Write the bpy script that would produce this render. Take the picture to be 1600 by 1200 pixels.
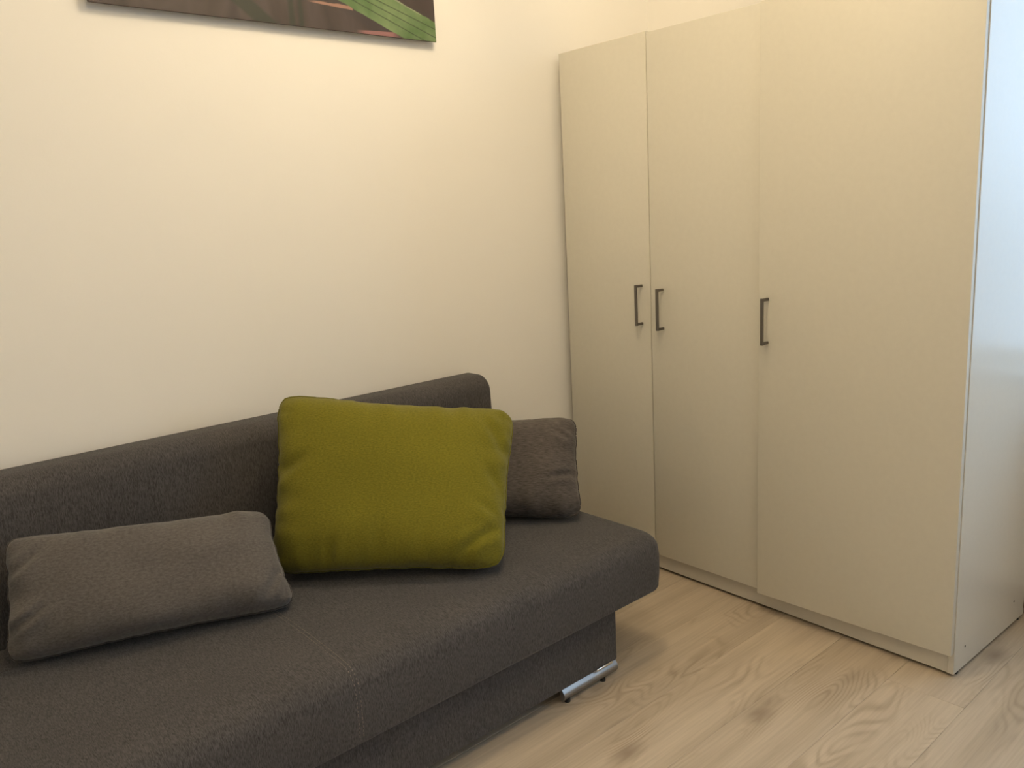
import bpy, bmesh, math, random
from mathutils import Vector, Matrix, noise

for o in list(bpy.data.objects):
    bpy.data.objects.remove(o, do_unlink=True)
scene = bpy.context.scene
C = scene.collection

# ------------------------------------------------------------------ camera
CAM = Vector((-2.164, -0.765, 1.263))
YAW, PITCH, ROLL = math.radians(48.847), math.radians(-11.411), math.radians(-3.093)
FPX = 1302.4
fw = Vector((math.cos(PITCH) * math.cos(YAW), math.cos(PITCH) * math.sin(YAW), math.sin(PITCH)))
r0 = Vector((math.sin(YAW), -math.cos(YAW), 0.0))
u0 = r0.cross(fw)
rt = r0 * math.cos(ROLL) + u0 * math.sin(ROLL)
up = u0 * math.cos(ROLL) - r0 * math.sin(ROLL)
cam_data = bpy.data.cameras.new('camera')
cam_data.sensor_width = 36.0
cam_data.lens = FPX * 36.0 / 1600.0
cam_data.clip_start = 0.02
cam = bpy.data.objects.new('camera', cam_data)
C.objects.link(cam)
cam.matrix_world = Matrix(((rt.x, up.x, -fw.x, CAM.x), (rt.y, up.y, -fw.y, CAM.y), (rt.z, up.z, -fw.z, CAM.z), (0, 0, 0, 1)))
scene.camera = cam

# ------------------------------------------------------------------ view, sky, lamps
scene.view_settings.view_transform = 'Standard'
scene.view_settings.look = 'None'
scene.view_settings.gamma = 1.0
scene.view_settings.use_curve_mapping = False
scene.view_settings.exposure = 0.0

SKY_STRENGTH = 4.2
world = bpy.data.worlds.new('sky')
scene.world = world
world.use_nodes = True
wn = world.node_tree
wn.nodes.clear()
w_out = wn.nodes.new('ShaderNodeOutputWorld')
w_bg = wn.nodes.new('ShaderNodeBackground')
w_bg.inputs['Strength'].default_value = SKY_STRENGTH
w_tc = wn.nodes.new('ShaderNodeTexCoord')
w_sep = wn.nodes.new('ShaderNodeSeparateXYZ')
w_ramp = wn.nodes.new('ShaderNodeValToRGB')          # even overcast sky above, ground below brightened to lift the wardrobe side
w_map = wn.nodes.new('ShaderNodeMapRange')
w_map.inputs['From Min'].default_value = -1.0
w_map.inputs['From Max'].default_value = 1.0
e = w_ramp.color_ramp.elements
e[0].position = 0.47; e[0].color = (0.275, 0.38, 0.50, 1)
e[1].position = 0.53; e[1].color = (0.55, 0.76, 1.0, 1)
wn.links.new(w_tc.outputs['Generated'], w_sep.inputs[0])
wn.links.new(w_sep.outputs['Z'], w_map.inputs['Value'])
wn.links.new(w_map.outputs['Result'], w_ramp.inputs['Fac'])
wn.links.new(w_ramp.outputs['Color'], w_bg.inputs['Color'])
wn.links.new(w_bg.outputs[0], w_out.inputs['Surface'])

# room extents
XR, XL = 0.554, -3.00          # wall behind the wardrobe, wall opposite
YB, YF = 1.43, -2.20           # wall behind the sofa, wall behind the camera
ZC = 2.58
WY0, WY1, WZ0, WZ1 = -1.90, -0.03, 0.73, 2.30   # window opening in the right wall

# warm ceiling bulb; the second bulb and both spots are added to balance brightness
LAMPS = [
    # name, kind, place, aim, power (W), colour, cone (deg), bulb radius
    ('ceiling_bulb_and_fill', 'POINT', (-0.90, 0.42, 2.46), None, 24.0, (1.0, 0.79, 0.50), 0, 0.11),
    ('ceiling_bulb_and_fill', 'POINT', (-1.70, -0.50, 2.42), None, 21.0, (1.0, 0.79, 0.50), 0, 0.11),  # added fill, flattens the falloff down the doors
    ('wall_fill_spot', 'SPOT', (-0.70, 0.60, 2.46), (-0.75, 1.43, 1.60), 10.0, (1.0, 0.79, 0.50), 130, 0.08),  # added spot, brightens the back wall while sparing the doors
    ('corner_fill_spot', 'SPOT', (-0.30, 0.25, 2.45), (0.42, 1.43, 2.20), 24.0, (1.0, 0.79, 0.50), 60, 0.06),  # added spot, lifts the wall corner above the wardrobe
]
for nm, kd, loc, aim, pw, colr, cone, rad in LAMPS:
    ld = bpy.data.lights.new(nm, kd)
    ld.energy = pw
    ld.color = colr
    ld.shadow_soft_size = rad
    lo = bpy.data.objects.new(nm, ld)
    C.objects.link(lo)
    lo.location = loc
    if kd == 'SPOT':
        ld.spot_size = math.radians(cone)
        ld.spot_blend = 1.0
        lo.rotation_euler = (Vector(aim) - Vector(loc)).to_track_quat('-Z', 'Y').to_euler()

pd = bpy.data.lights.new('window_portal', 'AREA')
pd.shape = 'RECTANGLE'
pd.size = WY1 - WY0
pd.size_y = WZ1 - WZ0
pd.cycles.is_portal = True
po = bpy.data.objects.new('window_portal', pd)
C.objects.link(po)
po.matrix_world = Matrix(((0, 0, 1, XR + 0.155), (1, 0, 0, (WY0 + WY1) / 2), (0, 1, 0, (WZ0 + WZ1) / 2), (0, 0, 0, 1)))
# an area lamp shines along its local -Z, here towards the room (-x)

# ------------------------------------------------------------------ material helpers
def new_mat(name):
    m = bpy.data.materials.new(name)
    m.use_nodes = True
    nt = m.node_tree
    return m, nt, nt.nodes['Principled BSDF']

def nd(nt, typ, **kw):
    n = nt.nodes.new(typ)
    for k, v in kw.items():
        if k.startswith('i_'):
            n.inputs[k[2:].replace('_', ' ')].default_value = v
        else:
            setattr(n, k, v)
    return n

def ramp(nt, stops):
    n = nt.nodes.new('ShaderNodeValToRGB')
    el = n.color_ramp.elements
    while len(el) < len(stops):
        el.new(0.5)
    for k, (p, c) in enumerate(stops):
        el[k].position = p
        el[k].color = (*c, 1) if len(c) == 3 else c
    return n

def math_n(nt, op, a, b=None, c=None, clamp=False):
    n = nt.nodes.new('ShaderNodeMath')
    n.operation = op
    n.use_clamp = clamp
    for k, v in enumerate((a, b, c)):
        if v is None:
            continue
        if isinstance(v, (int, float)):
            n.inputs[k].default_value = v
        else:
            nt.links.new(v, n.inputs[k])
    return n.outputs[0]

def mix_col(nt, fac, a, b, blend='MIX'):
    n = nt.nodes.new('ShaderNodeMix')
    n.data_type = 'RGBA'
    n.blend_type = blend
    for sock, v in ((n.inputs[0], fac), (n.inputs[6], a), (n.inputs[7], b)):
        if isinstance(v, (int, float)):
            sock.default_value = v
        elif isinstance(v, tuple):
            sock.default_value = (*v, 1)
        else:
            nt.links.new(v, sock)
    return n.outputs[2]

def bump(nt, bsdf, height, strength, dist):
    b = nd(nt, 'ShaderNodeBump', i_Strength=strength, i_Distance=dist)
    nt.links.new(height, b.inputs['Height'])
    nt.links.new(b.outputs[0], bsdf.inputs['Normal'])

def plain(name, col, rough=0.5, metal=0.0, spec=0.5):
    m, nt, b = new_mat(name)
    tc = nd(nt, 'ShaderNodeTexCoord')
    n = nd(nt, 'ShaderNodeTexNoise', i_Scale=60.0, i_Detail=3.0)
    nt.links.new(tc.outputs['Object'], n.inputs['Vector'])
    c = mix_col(nt, n.outputs['Fac'], tuple(x * 0.97 for x in col), tuple(min(1, x * 1.03) for x in col))
    nt.links.new(c, b.inputs['Base Color'])
    b.inputs['Roughness'].default_value = rough
    b.inputs['Metallic'].default_value = metal
    b.inputs['Specular IOR Level'].default_value = spec
    return m

def paint(name, col):
    m, nt, b = new_mat(name)
    tc = nd(nt, 'ShaderNodeTexCoord')
    n = nd(nt, 'ShaderNodeTexNoise', i_Scale=180.0, i_Detail=4.0)
    n2 = nd(nt, 'ShaderNodeTexNoise', i_Scale=1.6, i_Detail=2.0)
    nt.links.new(tc.outputs['Object'], n.inputs['Vector'])
    nt.links.new(tc.outputs['Object'], n2.inputs['Vector'])
    c = mix_col(nt, n2.outputs['Fac'], tuple(x * 0.985 for x in col), col)
    nt.links.new(c, b.inputs['Base Color'])
    b.inputs['Roughness'].default_value = 0.85
    b.inputs['Specular IOR Level'].default_value = 0.25
    bump(nt, b, n.outputs['Fac'], 0.12, 0.001)
    return m

def fabric(name, dark, light, coord='Object', scale=(520, 110, 110), sheen=0.12, bump_s=0.35, mott=0.12):
    m, nt, b = new_mat(name)
    tc = nd(nt, 'ShaderNodeTexCoord')
    mp = nd(nt, 'ShaderNodeMapping')
    mp.inputs['Scale'].default_value = scale
    nt.links.new(tc.outputs[coord], mp.inputs['Vector'])
    n1 = nd(nt, 'ShaderNodeTexNoise', i_Scale=1.0, i_Detail=3.0, i_Roughness=0.65)
    nt.links.new(mp.outputs[0], n1.inputs['Vector'])
    n2 = nd(nt, 'ShaderNodeTexNoise', i_Scale=5.0, i_Detail=3.0, i_Roughness=0.5)
    nt.links.new(tc.outputs[coord], n2.inputs['Vector'])
    r1 = ramp(nt, [(0.30, dark), (0.70, light)])
    nt.links.new(n1.outputs['Fac'], r1.inputs['Fac'])
    r2 = ramp(nt, [(0.3, (1 - mott, 1 - mott, 1 - mott)), (0.7, (1, 1, 1))])
    nt.links.new(n2.outputs['Fac'], r2.inputs['Fac'])
    c = mix_col(nt, 1.0, r1.outputs['Color'], r2.outputs['Color'], 'MULTIPLY')
    nt.links.new(c, b.inputs['Base Color'])
    b.inputs['Roughness'].default_value = 0.95
    b.inputs['Specular IOR Level'].default_value = 0.15
    b.inputs['Sheen Weight'].default_value = sheen
    b.inputs['Sheen Roughness'].default_value = 0.5
    bump(nt, b, n1.outputs['Fac'], bump_s, 0.002)
    return m

def laminate_wood():
    m, nt, b = new_mat('light_oak_laminate')
    tc = nd(nt, 'ShaderNodeTexCoord')
    oi = nd(nt, 'ShaderNodeObjectInfo')
    off = nd(nt, 'ShaderNodeVectorMath', operation='SCALE')
    off.inputs[0].default_value = (37.0, 11.3, 5.1)
    nt.links.new(oi.outputs['Random'], off.inputs['Scale'])          # and its own stretch of grain
    add = nd(nt, 'ShaderNodeVectorMath', operation='ADD')
    nt.links.new(tc.outputs['Object'], add.inputs[0])
    nt.links.new(off.outputs[0], add.inputs[1])
    def mapped(s):
        mp = nd(nt, 'ShaderNodeMapping')
        mp.inputs['Scale'].default_value = s
        nt.links.new(add.outputs[0], mp.inputs['Vector'])
        return mp.outputs[0]
    # growth-ring figure: contour lines of a broad field stretched along the plank
    f = nd(nt, 'ShaderNodeTexNoise', i_Scale=1.0, i_Detail=1.2, i_Roughness=0.35, i_Distortion=0.25)
    nt.links.new(mapped((2.3, 9.0, 1.0)), f.inputs['Vector'])
    ph = math_n(nt, 'MULTIPLY', f.outputs['Fac'], 125.0)
    s = math_n(nt, 'SINE', ph)
    lines = math_n(nt, 'POWER', math_n(nt, 'MULTIPLY_ADD', s, 0.5, 0.5), 2.0)
    msk = nd(nt, 'ShaderNodeTexNoise', i_Scale=1.0, i_Detail=2.0)
    nt.links.new(mapped((3.1, 7.0, 1.0)), msk.inputs['Vector'])
    mr = ramp(nt, [(0.48, (0, 0, 0)), (0.66, (1, 1, 1))])
    nt.links.new(msk.outputs['Fac'], mr.inputs['Fac'])
    fig = math_n(nt, 'MULTIPLY', lines, mr.outputs['Color'])
    # fine straight grain
    g = nd(nt, 'ShaderNodeTexNoise', i_Scale=1.0, i_Detail=4.0, i_Roughness=0.6)
    nt.links.new(mapped((5.0, 160.0, 1.0)), g.inputs['Vector'])
    g2 = nd(nt, 'ShaderNodeTexNoise', i_Scale=1.0, i_Detail=2.0)
    nt.links.new(mapped((1.6, 16.0, 1.0)), g2.inputs['Vector'])
    # knots
    v = nd(nt, 'ShaderNodeTexVoronoi', i_Scale=1.0)
    v.inputs['Randomness'].default_value = 1.0
    nt.links.new(mapped((3.3, 6.5, 0.0)), v.inputs['Vector'])
    kn = ramp(nt, [(0.02, (1, 1, 1)), (0.24, (0, 0, 0))])
    nt.links.new(v.outputs['Distance'], kn.inputs['Fac'])
    base = ramp(nt, [(0.3, (0.48, 0.398, 0.300)), (0.7, (0.60, 0.505, 0.390))])
    nt.links.new(g2.outputs['Fac'], base.inputs['Fac'])
    c = mix_col(nt, math_n(nt, 'MULTIPLY', fig, 0.52), base.outputs['Color'], (0.30, 0.225, 0.15))
    gr = ramp(nt, [(0.35, (0.90, 0.895, 0.89)), (0.65, (1.03, 1.03, 1.03))])
    nt.links.new(g.outputs['Fac'], gr.inputs['Fac'])
    c = mix_col(nt, 1.0, c, gr.outputs['Color'], 'MULTIPLY')
    c = mix_col(nt, math_n(nt, 'MULTIPLY', kn.outputs['Color'], 0.7), c, (0.24, 0.18, 0.13))
    tone = math_n(nt, 'MULTIPLY', oi.outputs['Object Index'], 0.01)      # each plank has its own shade
    tv = nd(nt, 'ShaderNodeCombineColor')
    for k in range(3):
        nt.links.new(tone, tv.inputs[k])
    c = mix_col(nt, 1.0, c, tv.outputs[0], 'MULTIPLY')
    nt.links.new(c, b.inputs['Base Color'])
    b.inputs['Roughness'].default_value = 0.42
    b.inputs['Specular IOR Level'].default_value = 0.4
    bump(nt, b, math_n(nt, 'ADD', g.outputs['Fac'], lines), 0.06, 0.0006)
    return m

def leaf_print():
    """Flat print of the canvas: a ribbed green leaf crossing a dark brown blurred ground.
    Canvas-local coordinates: x to the right, z up, origin at the lower right corner (metres)."""
    m, nt, b = new_mat('leaf_photo_print')
    tc = nd(nt, 'ShaderNodeTexCoord')
    wob = nd(nt, 'ShaderNodeTexNoise', i_Scale=26.0, i_Detail=3.0)
    nt.links.new(tc.outputs['Object'], wob.inputs['Vector'])
    sx = nd(nt, 'ShaderNodeSeparateXYZ')
    nt.links.new(tc.outputs['Object'], sx.inputs[0])
    X, Z = sx.outputs['X'], sx.outputs['Z']
    def dist(p, q, wobble=0.0):
        """signed distance to the line p->q, positive on its left"""
        d = Vector((q[0] - p[0], q[1] - p[1])).normalized()
        nx, nz = -d.y, d.x
        a = math_n(nt, 'MULTIPLY', X, nx)
        t = math_n(nt, 'MULTIPLY_ADD', Z, nz, a)
        t = math_n(nt, 'SUBTRACT', t, p[0] * nx + p[1] * nz)
        if wobble:
            t = math_n(nt, 'ADD', t, math_n(nt, 'MULTIPLY', math_n(nt, 'SUBTRACT', wob.outputs['Fac'], 0.5), wobble))
        return t
    def step(v, w=0.002):
        return math_n(nt, 'MULTIPLY', v, 1.0 / w, clamp=True)
    # dark ground: broad streaks of brown, mauve and deep green
    mp = nd(nt, 'ShaderNodeMapping')
    mp.inputs['Scale'].default_value = (9.0, 1.0, 3.0)
    mp.inputs['Rotation'].default_value = (0, 0.35, 0)
    nt.links.new(tc.outputs['Object'], mp.inputs['Vector'])
    n = nd(nt, 'ShaderNodeTexNoise', i_Scale=1.0, i_Detail=2.0, i_Distortion=0.6)
    nt.links.new(mp.outputs[0], n.inputs['Vector'])
    g = ramp(nt, [(0.30, (0.026, 0.021, 0.017)), (0.44, (0.047, 0.032, 0.026)), (0.56, (0.062, 0.045, 0.041)), (0.70, (0.037, 0.025, 0.023))])
    nt.links.new(n.outputs['Fac'], g.inputs['Fac'])
    c = g.outputs['Color']
    # dark green stems and a slanting dark green leaf
    for (x0, x1, sl, ym_) in ((-0.496, -0.472, 0.0, 0.0), (-0.466, -0.446, 0.0, 0.0), (-0.600, -0.520, -0.08, 0.0)):
        p0, p1 = (x0, 0.0), (x0 + sl, 0.06)
        q0, q1 = (x1, 0.0), (x1 + sl, 0.06)
        st = math_n(nt, 'MULTIPLY', step(dist(p1, p0, 0.004), 0.008), step(dist(q0, q1, 0.004), 0.008))
        c = mix_col(nt, math_n(nt, 'MULTIPLY', st, 0.85), c, (0.022, 0.028, 0.015))
    # dark patches beside the blade
    dk = math_n(nt, 'MULTIPLY', step(dist((-0.40, 0.085), (-0.15, -0.035), 0.01), 0.012), step(dist((-0.13, 0.02), (-0.33, 0.095), 0.004), 0.01))
    c = mix_col(nt, math_n(nt, 'MULTIPLY', dk, 0.55), c, (0.040, 0.030, 0.030))
    dk2 = math_n(nt, 'MULTIPLY', step(dist((-0.10, 0.083), (0.0, 0.052), 0.004), 0.01), step(dist((0.0, 0.075), (-0.13, 0.112), 0.004), 0.02))
    c = mix_col(nt, math_n(nt, 'MULTIPLY', dk2, 0.7), c, (0.050, 0.040, 0.034))
    # pink slivers
    pk = math_n(nt, 'MULTIPLY', step(dist((-0.440, 0.067), (-0.30, 0.059), 0.004)), step(dist((-0.30, 0.073), (-0.440, 0.071), 0.008)))
    pk = math_n(nt, 'MULTIPLY', pk, step(math_n(nt, 'ADD', math_n(nt, 'MULTIPLY', X, -1.0), -0.29)))
    pk = math_n(nt, 'MULTIPLY', pk, step(math_n(nt, 'ADD', X, 0.435), 0.03))
    c = mix_col(nt, math_n(nt, 'MULTIPLY', pk, 0.8), c, (0.34, 0.19, 0.14))
    pk2 = math_n(nt, 'MULTIPLY', step(dist((-0.284, 0.0075), (-0.05, 0.018), 0.002)), 1.0)
    pk2 = math_n(nt, 'MULTIPLY', math_n(nt, 'SUBTRACT', 1.0, pk2, clamp=True), math_n(nt, 'MULTIPLY', step(math_n(nt, 'ADD', X, 0.284), 0.03), step(math_n(nt, 'ADD', math_n(nt, 'MULTIPLY', X, -1.0), -0.13), 0.03)))
    c = mix_col(nt, math_n(nt, 'MULTIPLY', pk2, 0.8), c, (0.30, 0.14, 0.14))
    # the leaf blade
    lo_e, hi_e = ((-0.338, 0.082), (-0.135, 0.005)), ((-0.150, 0.108), (0.0, 0.058))
    blade = math_n(nt, 'MULTIPLY', step(dist(*lo_e, 0.006)), step(dist(hi_e[1], hi_e[0], 0.010)))
    gn = nd(nt, 'ShaderNodeTexNoise', i_Scale=14.0, i_Detail=4.0)
    nt.links.new(tc.outputs['Object'], gn.inputs['Vector'])
    gc = ramp(nt, [(0.35, (0.085, 0.150, 0.050)), (0.65, (0.165, 0.235, 0.105))])
    nt.links.new(gn.outputs['Fac'], gc.inputs['Fac'])
    leaf = gc.outputs['Color']
    # ribs
    for p, q in (((-0.290, 0.088), (-0.048, 0.002)), ((-0.249, 0.093), (0.0, 0.012)), ((-0.210, 0.098), (0.0, 0.036))):
        d = math_n(nt, 'ABSOLUTE', dist(p, q, 0.001))
        rib = math_n(nt, 'SUBTRACT', 1.0, math_n(nt, 'MULTIPLY', d, 1.0 / 0.0026, clamp=True), clamp=True)
        leaf = mix_col(nt, math_n(nt, 'MULTIPLY', rib, 0.9), leaf, (0.030, 0.045, 0.020))
    c = mix_col(nt, blade, c, leaf)
    # pale upper rim of the blade
    rim = math_n(nt, 'MULTIPLY', step(dist((-0.150, 0.104), (-0.03, 0.064), 0.004)), step(dist((-0.03, 0.066), (-0.150, 0.112), 0.008)))
    rim = math_n(nt, 'MULTIPLY', rim, step(math_n(nt, 'ADD', math_n(nt, 'MULTIPLY', X, -1.0), -0.05)))
    c = mix_col(nt, math_n(nt, 'MULTIPLY', rim, 0.7), c, (0.30, 0.33, 0.22))
    nt.links.new(c, b.inputs['Base Color'])
    b.inputs['Roughness'].default_value = 0.55
    return m

M = {}
M['wall'] = paint('cream_wall_paint', (0.845, 0.825, 0.785))
M['ceiling'] = paint('white_ceiling_paint', (0.88, 0.87, 0.84))
M['laminate'] = plain('white_melamine', (0.64, 0.61, 0.54), 0.30, 0.0, 0.7)
M['door_front'] = plain('white_door_foil', (0.65, 0.625, 0.545), 0.5, 0.0, 0.4)
M['board_core'] = plain('raw_chipboard_edge', (0.33, 0.24, 0.17), 0.8)
M['dark_hole'] = plain('dark_hole', (0.03, 0.025, 0.02), 0.8)
M['handle'] = plain('brushed_dark_steel', (0.17, 0.155, 0.135), 0.42, 0.75)
M['chrome'] = plain('satin_aluminium', (0.33, 0.33, 0.33), 0.36, 1.0)
M['polished'] = plain('polished_chrome', (0.85, 0.86, 0.87), 0.10, 1.0)
M['rubber'] = plain('black_rubber', (0.012, 0.012, 0.012), 0.7)
M['sofa'] = fabric('charcoal_melange_upholstery', (0.036, 0.034, 0.035), (0.112, 0.105, 0.106))
M['stitch'] = plain('grey_stitch_thread', (0.20, 0.172, 0.148), 0.9)
M['greyknit'] = fabric('grey_knit', (0.060, 0.052, 0.048), (0.140, 0.122, 0.112), 'UV', (60, 330, 1), 0.12, 0.4, 0.12)
M['greyplush'] = fabric('grey_plush', (0.085, 0.077, 0.073), (0.150, 0.136, 0.129), 'UV', (120, 220, 1), 0.2, 0.5, 0.12)
M['green'] = fabric('olive_green_plush', (0.128, 0.117, 0.011), (0.205, 0.185, 0.019), 'UV', (160, 300, 1), 0.12, 0.35, 0.08)
M['greenseam'] = fabric('olive_green_seam', (0.11, 0.10, 0.008), (0.16, 0.145, 0.014), 'Object', (400, 400, 400), 0.2, 0.3, 0.1)
M['greyseam'] = fabric('grey_seam', (0.050, 0.043, 0.040), (0.085, 0.074, 0.068), 'Object', (400, 400, 400), 0.2, 0.3, 0.1)
M['wood'] = laminate_wood()
M['subfloor'] = plain('dark_underlay', (0.06, 0.045, 0.035), 0.9)
M['skirting'] = plain('brown_skirting_board', (0.26, 0.17, 0.11), 0.5)
M['pvc'] = plain('white_window_plastic', (0.82, 0.83, 0.83), 0.3)
M['print'] = leaf_print()
M['canvas_side'] = plain('dark_canvas_edge', (0.10, 0.075, 0.065), 0.8)
M['lamp_metal'] = plain('white_lamp_metal', (0.8, 0.79, 0.76), 0.4)

def glass_mat():
    m = bpy.data.materials.new('window_glass')
    m.use_nodes = True
    nt = m.node_tree
    nt.nodes.clear()
    out = nt.nodes.new('ShaderNodeOutputMaterial')
    t = nt.nodes.new('ShaderNodeBsdfTransparent')
    g = nt.nodes.new('ShaderNodeBsdfGlossy')
    g.inputs['Roughness'].default_value = 0.02
    mx = nt.nodes.new('ShaderNodeMixShader')
    mx.inputs[0].default_value = 0.06
    nt.links.new(t.outputs[0], mx.inputs[1])
    nt.links.new(g.outputs[0], mx.inputs[2])
    nt.links.new(mx.outputs[0], out.inputs['Surface'])
    return m
M['glass'] = glass_mat()

# ------------------------------------------------------------------ geometry helpers
def link(name, bm, mat, parent=None, smooth=False, angle=None):
    me = bpy.data.meshes.new(name)
    bmesh.ops.recalc_face_normals(bm, faces=bm.faces)
    bm.to_mesh(me)
    bm.free()
    if isinstance(mat, (list, tuple)):
        for x in mat:
            me.materials.append(M[x])
    else:
        me.materials.append(M[mat])
    if smooth:
        for p in me.polygons:
            p.use_smooth = True
    if angle is not None:
        me.set_sharp_from_angle(angle=math.radians(angle))
    o = bpy.data.objects.new(name, me)
    C.objects.link(o)
    if parent is not None:
        o.parent = parent
    return o

def box_bm(x0, x1, y0, y1, z0, z1, bev=0.0, seg=2, bm=None):
    own = bm is None
    b = bmesh.new()
    bmesh.ops.create_cube(b, size=1.0)
    for v in b.verts:
        v.co = Vector((x0 + (v.co.x + .5) * (x1 - x0), y0 + (v.co.y + .5) * (y1 - y0), z0 + (v.co.z + .5) * (z1 - z0)))
    if bev > 0:
        bmesh.ops.bevel(b, geom=list(b.edges), offset=bev, segments=seg, affect='EDGES', profile=0.5)
    if own:
        return b
    me = bpy.data.meshes.new('tmp')
    b.to_mesh(me)
    b.free()
    bm.from_mesh(me)
    bpy.data.meshes.remove(me)
    return bm

def box(name, mat, parent, x0, x1, y0, y1, z0, z1, bev=0.0, seg=2):
    return link(name, box_bm(x0, x1, y0, y1, z0, z1, bev, seg), mat, parent, smooth=bev > 0, angle=40 if bev > 0 else None)

def empty(name, loc=(0, 0, 0), rz=0.0):
    o = bpy.data.objects.new(name, None)
    o.empty_display_size = 0.1
    C.objects.link(o)
    o.location = loc
    o.rotation_euler = (0, 0, rz)
    return o

def tag(o, label, cat=None, group=None, kind=None):
    o['label'] = label
    if cat:
        o['category'] = cat
    if group:
        o['group'] = group
    if kind:
        o['kind'] = kind
    return o

def struct(o):
    o['kind'] = 'structure'
    return o

def tube_bm(bm, pts, rad, sides=6, closed=False):
    n = len(pts)
    rings = []
    for i, p in enumerate(pts):
        a = pts[(i - 1) % n] if (closed or i > 0) else p
        c = pts[(i + 1) % n] if (closed or i < n - 1) else p
        t = (c - a).normalized()
        h = Vector((0, 0, 1)) if abs(t.z) < 0.9 else Vector((1, 0, 0))
        s = t.cross(h).normalized()
        w = s.cross(t)
        rings.append([bm.verts.new(p + (s * math.cos(k * 2 * math.pi / sides) + w * math.sin(k * 2 * math.pi / sides)) * rad) for k in range(sides)])
    m = n if closed else n - 1
    for i in range(m):
        A, B = rings[i], rings[(i + 1) % n]
        for k in range(sides):
            bm.faces.new((A[k], A[(k + 1) % sides], B[(k + 1) % sides], B[k]))
    if not closed:
        bm.faces.new(rings[0][::-1])
        bm.faces.new(rings[-1])

def loft(rings, cap=True):
    """rings: lists of equally many points; returns a closed bmesh"""
    bm = bmesh.new()
    vs = [[bm.verts.new(p) for p in r] for r in rings]
    n = len(rings[0])
    for a, b in zip(vs, vs[1:]):
        for k in range(n):
            bm.faces.new((a[k], a[(k + 1) % n], b[(k + 1) % n], b[k]))
    if cap:
        bm.faces.new(vs[0][::-1])
        bm.faces.new(vs[-1])
    return bm

def rrect(a0, a1, b0, b1, radii, seg=6, div=1):
    """rounded rectangle, ccw; radii for corners (a0,b0),(a1,b0),(a1,b1),(a0,b1)"""
    pts = []
    cs = [(a0, b0, 1, 1, math.pi), (a1, b0, -1, 1, 1.5 * math.pi), (a1, b1, -1, -1, 0), (a0, b1, 1, -1, 0.5 * math.pi)]
    for (a, b, sa, sb, st), r in zip(cs, radii):
        ca, cb = a + sa * r, b + sb * r
        for k in range(seg + 1):
            t = st + k / seg * math.pi / 2
            pts.append((ca + r * math.cos(t), cb + r * math.sin(t)))
    if div > 1:      # extra points on the four straight runs
        out = []
        n = len(pts)
        for i in range(n):
            out.append(pts[i])
            if i % (seg + 1) == seg:
                p, q = pts[i], pts[(i + 1) % n]
                for j in range(1, div):
                    t = j / div
                    out.append((p[0] + (q[0] - p[0]) * t, p[1] + (q[1] - p[1]) * t))
        pts = out
    return pts

# ------------------------------------------------------------------ the room
floor = struct(box('floor', 'subfloor', None, XL - 0.2, XR + 0.2, YF - 0.2, YB + 0.2, -0.06, -0.009))
PW, PL = 0.193, 1.38
row0 = -0.073
rng = random.Random(7)
k0 = int(math.floor((YF - row0) / PW))
k1 = int(math.ceil((YB - row0) / PW))
ends = {0: -0.12, -1: 0.44, 1: -0.93, 2: 0.35, 3: -1.25, 4: -1.1, -2: -0.35}
for k in range(k0, k1):
    y0 = max(YF, row0 + k * PW)
    y1 = min(YB, row0 + (k + 1) * PW)
    xe = ends.get(k, rng.uniform(-1.3, 0.0))
    s = xe - PL * 3
    while s < XR:
        a, bb = max(s, XL), min(s + PL, XR)
        s += PL
        if bb - a < 0.02:
            continue
        bm = box_bm(-(bb - a) / 2, (bb - a) / 2, -(y1 - y0) / 2 + 0.0002, (y1 - y0) / 2 - 0.0002, -0.009, 0.0)
        bmesh.ops.bevel(bm, geom=[e for e in bm.edges if all(v.co.z > -0.001 for v in e.verts)], offset=0.0005, segments=1, affect='EDGES')
        pk = link('plank', bm, 'wood', floor)
        pk.location = ((a + bb) / 2, (y0 + y1) / 2, 0)
        pk.scale.x = 0.9995
        pk.pass_index = {(0, True): 103, (0, False): 95, (-1, True): 91, (-1, False): 91}.get((k, a < -0.2), rng.randint(93, 103))

T = 0.15
struct(box('wall_back', 'wall', None, XL - T, XR + T, YB, YB + T, -0.009, ZC))
struct(box('wall_left', 'wall', None, XL - T, XL, YF, YB, -0.009, ZC))
struct(box('wall_front', 'wall', None, XL - T, XR + T, YF - T, YF, -0.009, ZC))
struct(box('ceiling', 'ceiling', None, XL - T, XR + T, YF - T, YB + T, ZC, ZC + 0.1))
bm = bmesh.new()
T2 = 0.20
box_bm(XR, XR + T2, YF, WY0, -0.009, ZC, bm=bm)
box_bm(XR, XR + T2, WY1, YB, -0.009, ZC, bm=bm)
box_bm(XR, XR + T2, WY0, WY1, -0.009, WZ0, bm=bm)
box_bm(XR, XR + T2, WY0, WY1, WZ1, ZC, bm=bm)
struct(link('wall_right', bm, 'wall'))
struct(box('baseboard_right', 'skirting', None, XR - 0.014, XR, YF, YB, 0.0, 0.06, 0.003))
struct(box('baseboard_back', 'skirting', None, XL, XR - 0.014, YB - 0.014, YB, 0.0, 0.06, 0.003))

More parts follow.
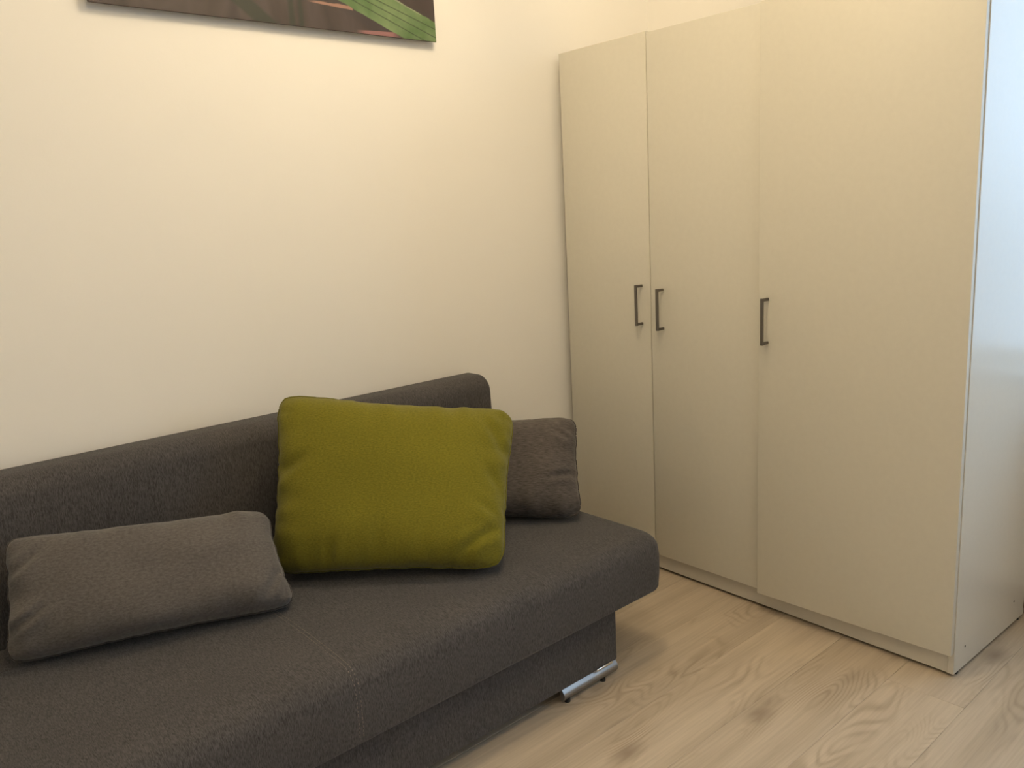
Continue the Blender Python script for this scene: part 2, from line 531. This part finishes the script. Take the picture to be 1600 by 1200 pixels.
win = struct(empty('window_1', (XR + 0.09, 0, 0)))
fr = bmesh.new()
FWD = 0.055
for a, b_, c, d in ((WY0, WY0 + FWD, WZ0, WZ1), (WY1 - FWD, WY1, WZ0, WZ1), (WY0 + FWD, WY1 - FWD, WZ0, WZ0 + FWD), (WY0 + FWD, WY1 - FWD, WZ1 - FWD, WZ1)):
    box_bm(0, 0.06, a, b_, c, d, bm=fr)
link('window_frame', fr, 'pvc', win)
ym = (WY0 + WY1) / 2
box('mullion', 'pvc', win, 0.0, 0.06, ym - 0.04, ym + 0.04, WZ0 + FWD, WZ1 - FWD, 0.004)
for a, b_ in ((WY0 + FWD, ym - 0.04), (ym + 0.04, WY1 - FWD)):
    box('pane', 'glass', win, 0.028, 0.032, a, b_, WZ0 + FWD, WZ1 - FWD)
box('window_sill', 'pvc', win, -0.12, 0.0, WY0 - 0.02, WY1 + 0.02, WZ0 - 0.025, WZ0 + 0.002, 0.006)

# ------------------------------------------------------------------ wardrobe
YW = 0.0307
wr = empty('wardrobe', (0, 0, 0), -YW)
tag(wr, 'tall white three-door wardrobe with dark bar handles beyond the sofa end', 'wardrobe')
WD, WW, WH = 0.481, 1.40, 1.793
GL = 0.009
sp = box('side_panel', 'laminate', wr, 0.0, WD, 0.0, 0.016, GL, WH, 0.0008, 1)
sp['label'] = 'side panel facing the window'
for hx, hz in ((0.065, 0.067), (0.400, 0.078)):
    bm = bmesh.new()
    bmesh.ops.create_cone(bm, cap_ends=True, segments=16, radius1=0.0028, radius2=0.0028, depth=0.001)
    bmesh.ops.rotate(bm, verts=bm.verts, matrix=Matrix.Rotation(math.pi / 2, 3, 'X'))
    bmesh.ops.translate(bm, verts=bm.verts, vec=(hx, -0.0002, hz))
    link('screw_hole', bm, 'dark_hole', sp)
box('side_panel', 'laminate', wr, 0.0, WD, WW - 0.016, WW, GL, WH, 0.0008, 1)
box('partition', 'laminate', wr, 0.004, WD - 0.01, 0.577, 0.593, 0.07, WH - 0.016)
box('top_panel', 'laminate', wr, 0.0, WD, 0.016, WW - 0.016, WH - 0.016, WH)
box('bottom_panel', 'laminate', wr, 0.004, WD, 0.016, WW - 0.016, 0.066, 0.082)
box('back_panel', 'laminate', wr, WD - 0.006, WD - 0.003, 0.016, WW - 0.016, 0.082, WH - 0.016)
box('kick_plate', 'laminate', wr, 0.003, 0.019, 0.016, WW - 0.016, GL, 0.066, 0.0006, 1)
for gx in (0.03, WD - 0.03):
    for gy in (0.008, WW - 0.008):
        bm = bmesh.new()
        bmesh.ops.create_cone(bm, cap_ends=True, segments=12, radius1=0.007, radius2=0.007, depth=GL)
        bmesh.ops.translate(bm, verts=bm.verts, vec=(gx, gy, GL / 2))
        link('glide', bm, 'rubber', wr)

def handle(parent, x, y, z0, z1):
    """square bar pull on two posts, standing off the door face at x"""
    bm = bmesh.new()
    box_bm(x - 0.034, x - 0.027, y - 0.0045, y + 0.0045, z0, z1, 0.0008, 1, bm)
    box_bm(x - 0.0275, x, y - 0.004, y + 0.004, z1 - 0.009, z1 - 0.0005, 0.0008, 1, bm)
    box_bm(x - 0.0275, x, y - 0.004, y + 0.004, z0 + 0.0005, z0 + 0.009, 0.0008, 1, bm)
    h = link('handle', bm, 'handle', parent)
    h['label'] = 'dark metal bar handle'
    return h

def door(hinge_y, free_y, z0, z1, open_m, hy, hz0, hz1, label):
    """door leaf hinged at hinge_y, its free edge standing open_m proud"""
    w = free_y - hinge_y
    ang = math.asin(open_m / abs(w)) * (1 if w > 0 else -1)
    lo_, hi_ = (0.0, w) if w > 0 else (w, 0.0)
    o = box('door', 'door_front', wr, -0.018, 0.0, lo_, hi_, z0, z1, 0.0009, 2)
    o.location = (-0.001, hinge_y, 0)
    o.rotation_euler = (0, 0, ang)
    o['label'] = label
    handle(o, -0.018, hy - hinge_y, hz0, hz1)
    return o
door(1.3985, 1.0035, 0.072, 1.805, 0.0005, 1.040, 0.879, 1.015, 'narrow door nearest the wall')
door(0.582, 0.9965, 0.070, 1.799, 0.005, 0.947, 0.869, 1.005, 'narrow middle door')
door(0.0025, 0.574, 0.069, 1.797, 0.024, 0.545, 0.857, 0.993, 'wide door standing slightly ajar')

# ------------------------------------------------------------------ sofa
SX1, SX0 = -0.43, -2.40
sofa = empty('sofa', ((SX0 + SX1) / 2, 1.0, 0))
tag(sofa, 'low charcoal grey fabric sofa bed standing against the cream wall', 'sofa')
OX, OY = (SX0 + SX1) / 2, 1.0

SY0, SY1 = 0.612, 1.285
ZS0, ZS1 = 0.218, 0.384
RT = 0.044
prof = [(0.05, ZS0 + 0.002), (0.012, ZS0), (0.003, ZS0 + 0.004), (0.0, ZS0 + 0.012), (-0.002, ZS0 + 0.05), (-0.002, ZS1 - RT - 0.02)]
for k in range(0, 10):
    t = k / 9 * math.pi / 2
    prof.append((RT * (1 - math.cos(t)), ZS1 - RT + RT * math.sin(t)))
prof += [(RT + 0.03, ZS1 + 0.003), (RT + 0.08, ZS1 + 0.006), (RT + 0.16, ZS1 + 0.009), (0.30, ZS1 + 0.010)]
rings = []
for ins, z in prof:
    rc = max(0.045 - 0.1 * max(ins, 0), 0.004)
    pts = rrect(SX0 + ins, SX1 - ins, SY0 + ins, SY1 - ins * (0.3 if z > 0.3 else 1) , (rc,) * 4, 6, 12)
    rings.append([Vector((x - OX, y - OY, z)) for x, y in pts])
seat = link('seat', loft(rings), 'sofa', sofa, smooth=True, angle=60)
# centre seam: two rows of top stitching running over the top and down the front
SEAM = -1.418
path = [(SY1 - 0.1, ZS1 + 0.0105)]
for ins, z in reversed(prof[3:]):
    path.append((SY0 + ins, z))
P2 = [Vector((0, y, z)) for y, z in path]
bm = bmesh.new()
for off in (-0.0045, 0.0045):
    seglen, gap = 0.007, 0.0025
    dense = []
    for a, b_ in zip(P2, P2[1:]):
        n = max(1, int((b_ - a).length / 0.0016))
        dense += [a.lerp(b_, i / n) for i in range(n)]
    L = 0.0
    cur = []
    for a, b_ in zip(dense, dense[1:]):
        ph = L % (seglen + gap)
        if ph < seglen:
            cur.append(Vector((SEAM + off - OX, a.y - OY, a.z)))
        else:
            if len(cur) > 1:
                tube_bm(bm, [cur[0], cur[len(cur) // 2], cur[-1]] if len(cur) > 2 else cur, 0.0007, 4)
            cur = []
        L += (b_ - a).length
seam = link('seam_stitching', bm, 'stitch', seat)
seam['label'] = 'double row of stitching'

# storage base below
BX1 = -0.585
BX0 = SX0 + (SX1 - BX1)
box('base', 'sofa', sofa, BX0 - OX, BX1 - OX, 0.66 - OY, 1.37 - OY, 0.043, ZS0 + 0.004, 0.006, 2)

# backrest
bx0, bx1 = -2.38, -0.458
def back_ring(x, i):
    z0, z1 = 0.225 + i, 0.757 - i
    r_f = max(0.052 - i, 0.002)
    r_b = max(0.030 - i, 0.002)
    pts = rrect(1.288 + i, 1.418 - i, z0, z1, (0.01, 0.01, r_b, r_f), 8, 4)
    return [Vector((x - OX, y + 0.012 * (z - 0.7) / 0.4 - OY, z)) for y, z in pts]
RE = 0.014
rings = []
for ins_r, dx in [(RE * (1 - math.sin(a)), RE * (1 - math.cos(a))) for a in [k / 5 * math.pi / 2 for k in range(6)]]:
    rings.append(back_ring(bx0 + dx, ins_r))
for k in range(1, 20):
    rings.append(back_ring(bx0 + RE + (bx1 - bx0 - 2 * RE) * k / 20, 0.0))
for ins_r, dx in reversed([(RE * (1 - math.sin(a)), RE * (1 - math.cos(a))) for a in [k / 5 * math.pi / 2 for k in range(6)]]):
    rings.append(back_ring(bx1 - dx, ins_r))
link('backrest', loft(rings), 'sofa', sofa, smooth=True, angle=60)

# metal legs: a rounded aluminium runner on two small black feet under each front corner
def leg(x0, x1, yf):
    bm = bmesh.new()
    sec = []
    for k in range(9):                      # convex outer face
        t = -0.5 + k / 8
        sec.append((yf - 0.010 * math.cos(t * math.pi), 0.026 + t * 0.034))
    sec += [(yf + 0.06, 0.043), (yf + 0.06, 0.037), (yf + 0.008, 0.037), (yf + 0.006, 0.009)]
    rings_ = [[Vector((x - OX, y - OY, z)) for y, z in sec] for x in (x0, x1)]
    lg = link('leg', loft(rings_), 'chrome', sofa, smooth=True, angle=35)
    lg['label'] = 'satin metal runner leg'
    pl = bmesh.new()
    box_bm(x1 - 0.085 - OX, x1 - 0.022 - OX, yf - 0.0115 - OY, yf + 0.02 - OY, 0.0450, 0.0525, 0.0025, 3, pl)
    lip = link('plate_lip', pl, 'polished', lg, smooth=True, angle=50)
    lip['label'] = 'shiny edge of the fixing plate'
    for fx in (x0 + 0.022, x1 - 0.05):
        b2 = bmesh.new()
        bmesh.ops.create_cone(b2, cap_ends=True, segments=14, radius1=0.008, radius2=0.007, depth=0.0105)
        bmesh.ops.translate(b2, verts=b2.verts, vec=(fx - OX, yf + 0.003 - OY, 0.00525))
        link('foot', b2, 'rubber', lg, smooth=True, angle=40)
    return lg
leg(-0.800, -0.590, 0.664)
leg(BX0 + 0.005, BX0 + 0.215, 0.664)
for bxp in (BX0 + 0.06, BX1 - 0.06):
    bm = bmesh.new()
    bmesh.ops.create_cone(bm, cap_ends=True, segments=16, radius1=0.018, radius2=0.022, depth=0.044)
    bmesh.ops.translate(bm, verts=bm.verts, vec=(bxp - OX, 1.31 - OY, 0.022))
    link('leg', bm, 'rubber', sofa, smooth=True, angle=40)

# ------------------------------------------------------------------ cushions
def cushion(name, label, corners, thick, mat, seam_mat, seed, pinch=0.062, ear=0.09, wr_amp=0.013, folds=(), group=None, N=72, back=1.0):
    """corners: BL, BR, TR, TL in metres. A stuffed cushion between its four corners:
    full in the middle, puckered along the seam, with rounded corner ears."""
    BL, BR, TR, TL = [Vector(c) for c in corners]
    cen = (BL + BR + TR + TL) / 4
    rn = random.Random(seed)
    W_ = ((BR - BL).length + (TR - TL).length) / 2
    H_ = ((TL - BL).length + (TR - BR).length) / 2
    def surf(u, v):
        a, b_ = (u + 1) / 2, (v + 1) / 2
        return (BL * (1 - a) + BR * a) * (1 - b_) + (TL * (1 - a) + TR * a) * b_
    def nrm(u, v):
        a, b_ = (u + 1) / 2, (v + 1) / 2
        du = (BR - BL) * (1 - b_) + (TR - TL) * b_
        dv = (TL - BL) * (1 - a) + (TR - BR) * a
        return du.cross(dv).normalized()
    def outline(u, v):
        # square with rounded ears, its sides drawn slightly in between them and gathered by the seam
        uu = u * (1 - ear * abs(v) ** 7 * u * u)
        vv = v * (1 - ear * abs(u) ** 7 * v * v)
        uu *= 1 + 0.014 * abs(u) ** 6 * (1 - abs(v) ** 4) * noise.noise(Vector((v * H_ * 22, seed * 1.7, 3.0 if u > 0 else 8.0)))
        vv *= 1 + 0.014 * abs(v) ** 6 * (1 - abs(u) ** 4) * noise.noise(Vector((u * W_ * 22, seed * 2.9, 5.0 if v > 0 else 1.0)))
        uu *= 1 - pinch * (1 - abs(v) ** 2.5) * abs(u) ** 3
        vv *= 1 - pinch * (1 - abs(u) ** 2.5) * abs(v) ** 3 * (W_ / max(H_, 0.01)) ** 0.5
        return uu, vv
    def pucker(u, v, side):
        d_u, d_v = (1 - abs(u)) * W_ / 2, (1 - abs(v)) * H_ / 2
        val = 0.0
        for d, s, key in ((d_u, v * H_ / 2, 3.1 if u > 0 else 7.7), (d_v, u * W_ / 2, 11.3 if v > 0 else 17.9)):
            env = math.exp(-d / 0.05) * min(1.0, d / 0.012)
            q = noise.noise(Vector((s * 24 + key * 5, seed * 3.3 + side, d * 7)))
            val += env * q * 1.6
        return val * wr_amp
    def lift(u, v, side):
        e = (max(0.0, 1 - abs(u) ** 3.4) * max(0.0, 1 - abs(v) ** 3.4)) ** 0.46
        h = thick / 2 * e
        h += pucker(u, v, side)
        h += 0.006 * noise.noise(Vector((u * 2.1 + seed, v * 2.1, side * 4.0))) * e
        for (fu, fv, ang, ln, wd, dp) in folds:
            if side > 0:
                du_, dv_ = (u - fu) * W_ / 2, (v - fv) * H_ / 2
                al = du_ * math.cos(ang) + dv_ * math.sin(ang)
                ac = -du_ * math.sin(ang) + dv_ * math.cos(ang)
                h -= dp * math.exp(-(al / ln) ** 2 - (ac / wd) ** 2) * min(1, e * 3)
                h += 0.5 * dp * math.exp(-(al / ln) ** 2 - ((abs(ac) - 2.0 * wd) / wd) ** 2) * min(1, e * 3)
        return h
    def smap(i):
        t = -1 + 2 * i / N
        return math.sin(t * math.pi / 2) * 0.55 + t * 0.45     # finer towards the seam
    verts, idx = [], {}
    uvs = []
    for side in (1, -1):
        for i in range(N + 1):
            for j in range(N + 1):
                edge = i in (0, N) or j in (0, N)
                if side == -1 and edge:
                    idx[(side, i, j)] = idx[(1, i, j)]
                    continue
                u, v = smap(i), smap(j)
                uu, vv = outline(u, v)
                p = surf(uu, vv)
                if not edge:
                    p = p + nrm(u, v) * (side * lift(u, v, side) * (1 if side > 0 else back))
                else:
                    s_ = (v if i in (0, N) else u)
                    p = p + nrm(u, v) * 0.006 * noise.noise(Vector((s_ * 6 + i * 0.3, j * 0.1 + seed, 1.0)))
                # soft contact: flattened where it lies on the seat or against the backrest
                p.z = max(p.z, 0.3955)
                if p.z < 0.77:
                    p.y = min(p.y, 1.284 + 0.03 * (p.z - 0.7))
                idx[(side, i, j)] = len(verts)
                verts.append(p - cen)
                uvs.append(((u + 1) / 2 * W_ , (v + 1) / 2 * H_))
    faces = []
    for side in (1, -1):
        for i in range(N):
            for j in range(N):
                q = [idx[(side, i, j)], idx[(side, i + 1, j)], idx[(side, i + 1, j + 1)], idx[(side, i, j + 1)]]
                faces.append(q if side > 0 else q[::-1])
    me = bpy.data.meshes.new('cover')
    me.from_pydata([tuple(v) for v in verts], [], faces)
    uvl = me.uv_layers.new(name='UVMap')
    for lp in me.loops:
        uvl.data[lp.index].uv = uvs[lp.vertex_index]
    for p in me.polygons:
        p.use_smooth = True
    me.materials.append(M[mat])
    root = empty(name, cen)
    tag(root, label, 'cushion', group)
    ob = bpy.data.objects.new('cover', me)
    C.objects.link(ob)
    ob.parent = root
    ring = [idx[(1, i, 0)] for i in range(N)] + [idx[(1, N, j)] for j in range(N)] + [idx[(1, N - i, N)] for i in range(N)] + [idx[(1, 0, N - j)] for j in range(N)]
    bm_ = bmesh.new()
    tube_bm(bm_, [verts[i] for i in ring], 0.0028, 6, closed=True)
    link('seam', bm_, seam_mat, root, smooth=True)
    return root

cushion('green_cushion', 'large square olive green plush cushion propped in the middle of the sofa',
        ((-1.355, 1.127, 0.406), (-0.93, 0.702, 0.408), (-0.693, 0.896, 0.741), (-1.248, 1.205, 0.86)),
        0.19, 'green', 'greenseam', 3, folds=((-0.44, -0.80, 1.5, 0.045, 0.011, 0.010), (0.78, -0.72, 0.6, 0.05, 0.013, 0.009), (0.82, 0.50, -0.9, 0.06, 0.013, 0.007), (0.84, 0.0, -0.8, 0.05, 0.012, 0.006), (0.30, -0.72, 1.35, 0.06, 0.013, 0.004), (-0.05, -0.70, 1.6, 0.06, 0.013, 0.004), (-0.85, 0.2, 0.5, 0.05, 0.012, 0.005), (0.84, -0.38, -0.5, 0.045, 0.011, 0.006)))
cushion('grey_cushion', 'oblong grey knit cushion leaning behind the green cushion at the sofa end',
        ((-0.88, 1.209, 0.402), (-0.54, 0.81, 0.402), (-0.418, 0.937, 0.665), (-0.776, 1.303, 0.663)),
        0.16, 'greyknit', 'greyseam', 5, folds=((0.82, -0.25, 0.2, 0.04, 0.008, 0.010), (0.85, 0.5, -0.5, 0.04, 0.008, 0.008)), group='grey oblong cushions')
cushion('grey_cushion', 'oblong grey plush cushion lying at the left end of the sofa in front of backrest',
        ((-1.941, 1.131, 0.404), (-1.371, 0.923, 0.404), (-1.35, 1.083, 0.601), (-1.888, 1.241, 0.649)),
        0.17, 'greyplush', 'greyseam', 9, folds=((-0.85, 0.5, 0.6, 0.05, 0.009, 0.009), (-0.85, -0.4, 0.5, 0.05, 0.009, 0.009), (0.85, -0.6, 0.9, 0.05, 0.009, 0.008)), group='grey oblong cushions')

# ------------------------------------------------------------------ canvas picture
PX1, PZ0, PWD, PHT, PT = -0.503, 1.797, 1.00, 0.70, 0.028
pic = empty('leaf_picture', (PX1, YB, PZ0))
tag(pic, 'dark panel picture of a ribbed green leaf hanging above the sofa', 'picture')
box('panel', 'canvas_side', pic, -PWD, 0, -PT, -PT + 0.005, 0, PHT, 0.0008, 1)
for fx0, fx1, fz0, fz1 in ((-PWD + 0.09, -0.09, 0.09, 0.12), (-PWD + 0.09, -0.09, PHT - 0.12, PHT - 0.09)):
    box('batten', 'canvas_side', pic, fx0, fx1, -PT + 0.005, 0, fz0, fz1)
bm = bmesh.new()
v = [bm.verts.new(c) for c in ((-PWD + 0.001, -PT - 0.0005, 0.001), (-0.001, -PT - 0.0005, 0.001), (-0.001, -PT - 0.0005, PHT - 0.001), (-PWD + 0.001, -PT - 0.0005, PHT - 0.001))]
bm.faces.new(v)
pr = bmesh.ops.extrude_face_region(bm, geom=list(bm.faces))
for g_ in pr['geom']:
    if isinstance(g_, bmesh.types.BMVert):
        g_.co.y += 0.0004
prt = link('print', bm, 'print', pic)
prt['label'] = 'printed leaf photograph'
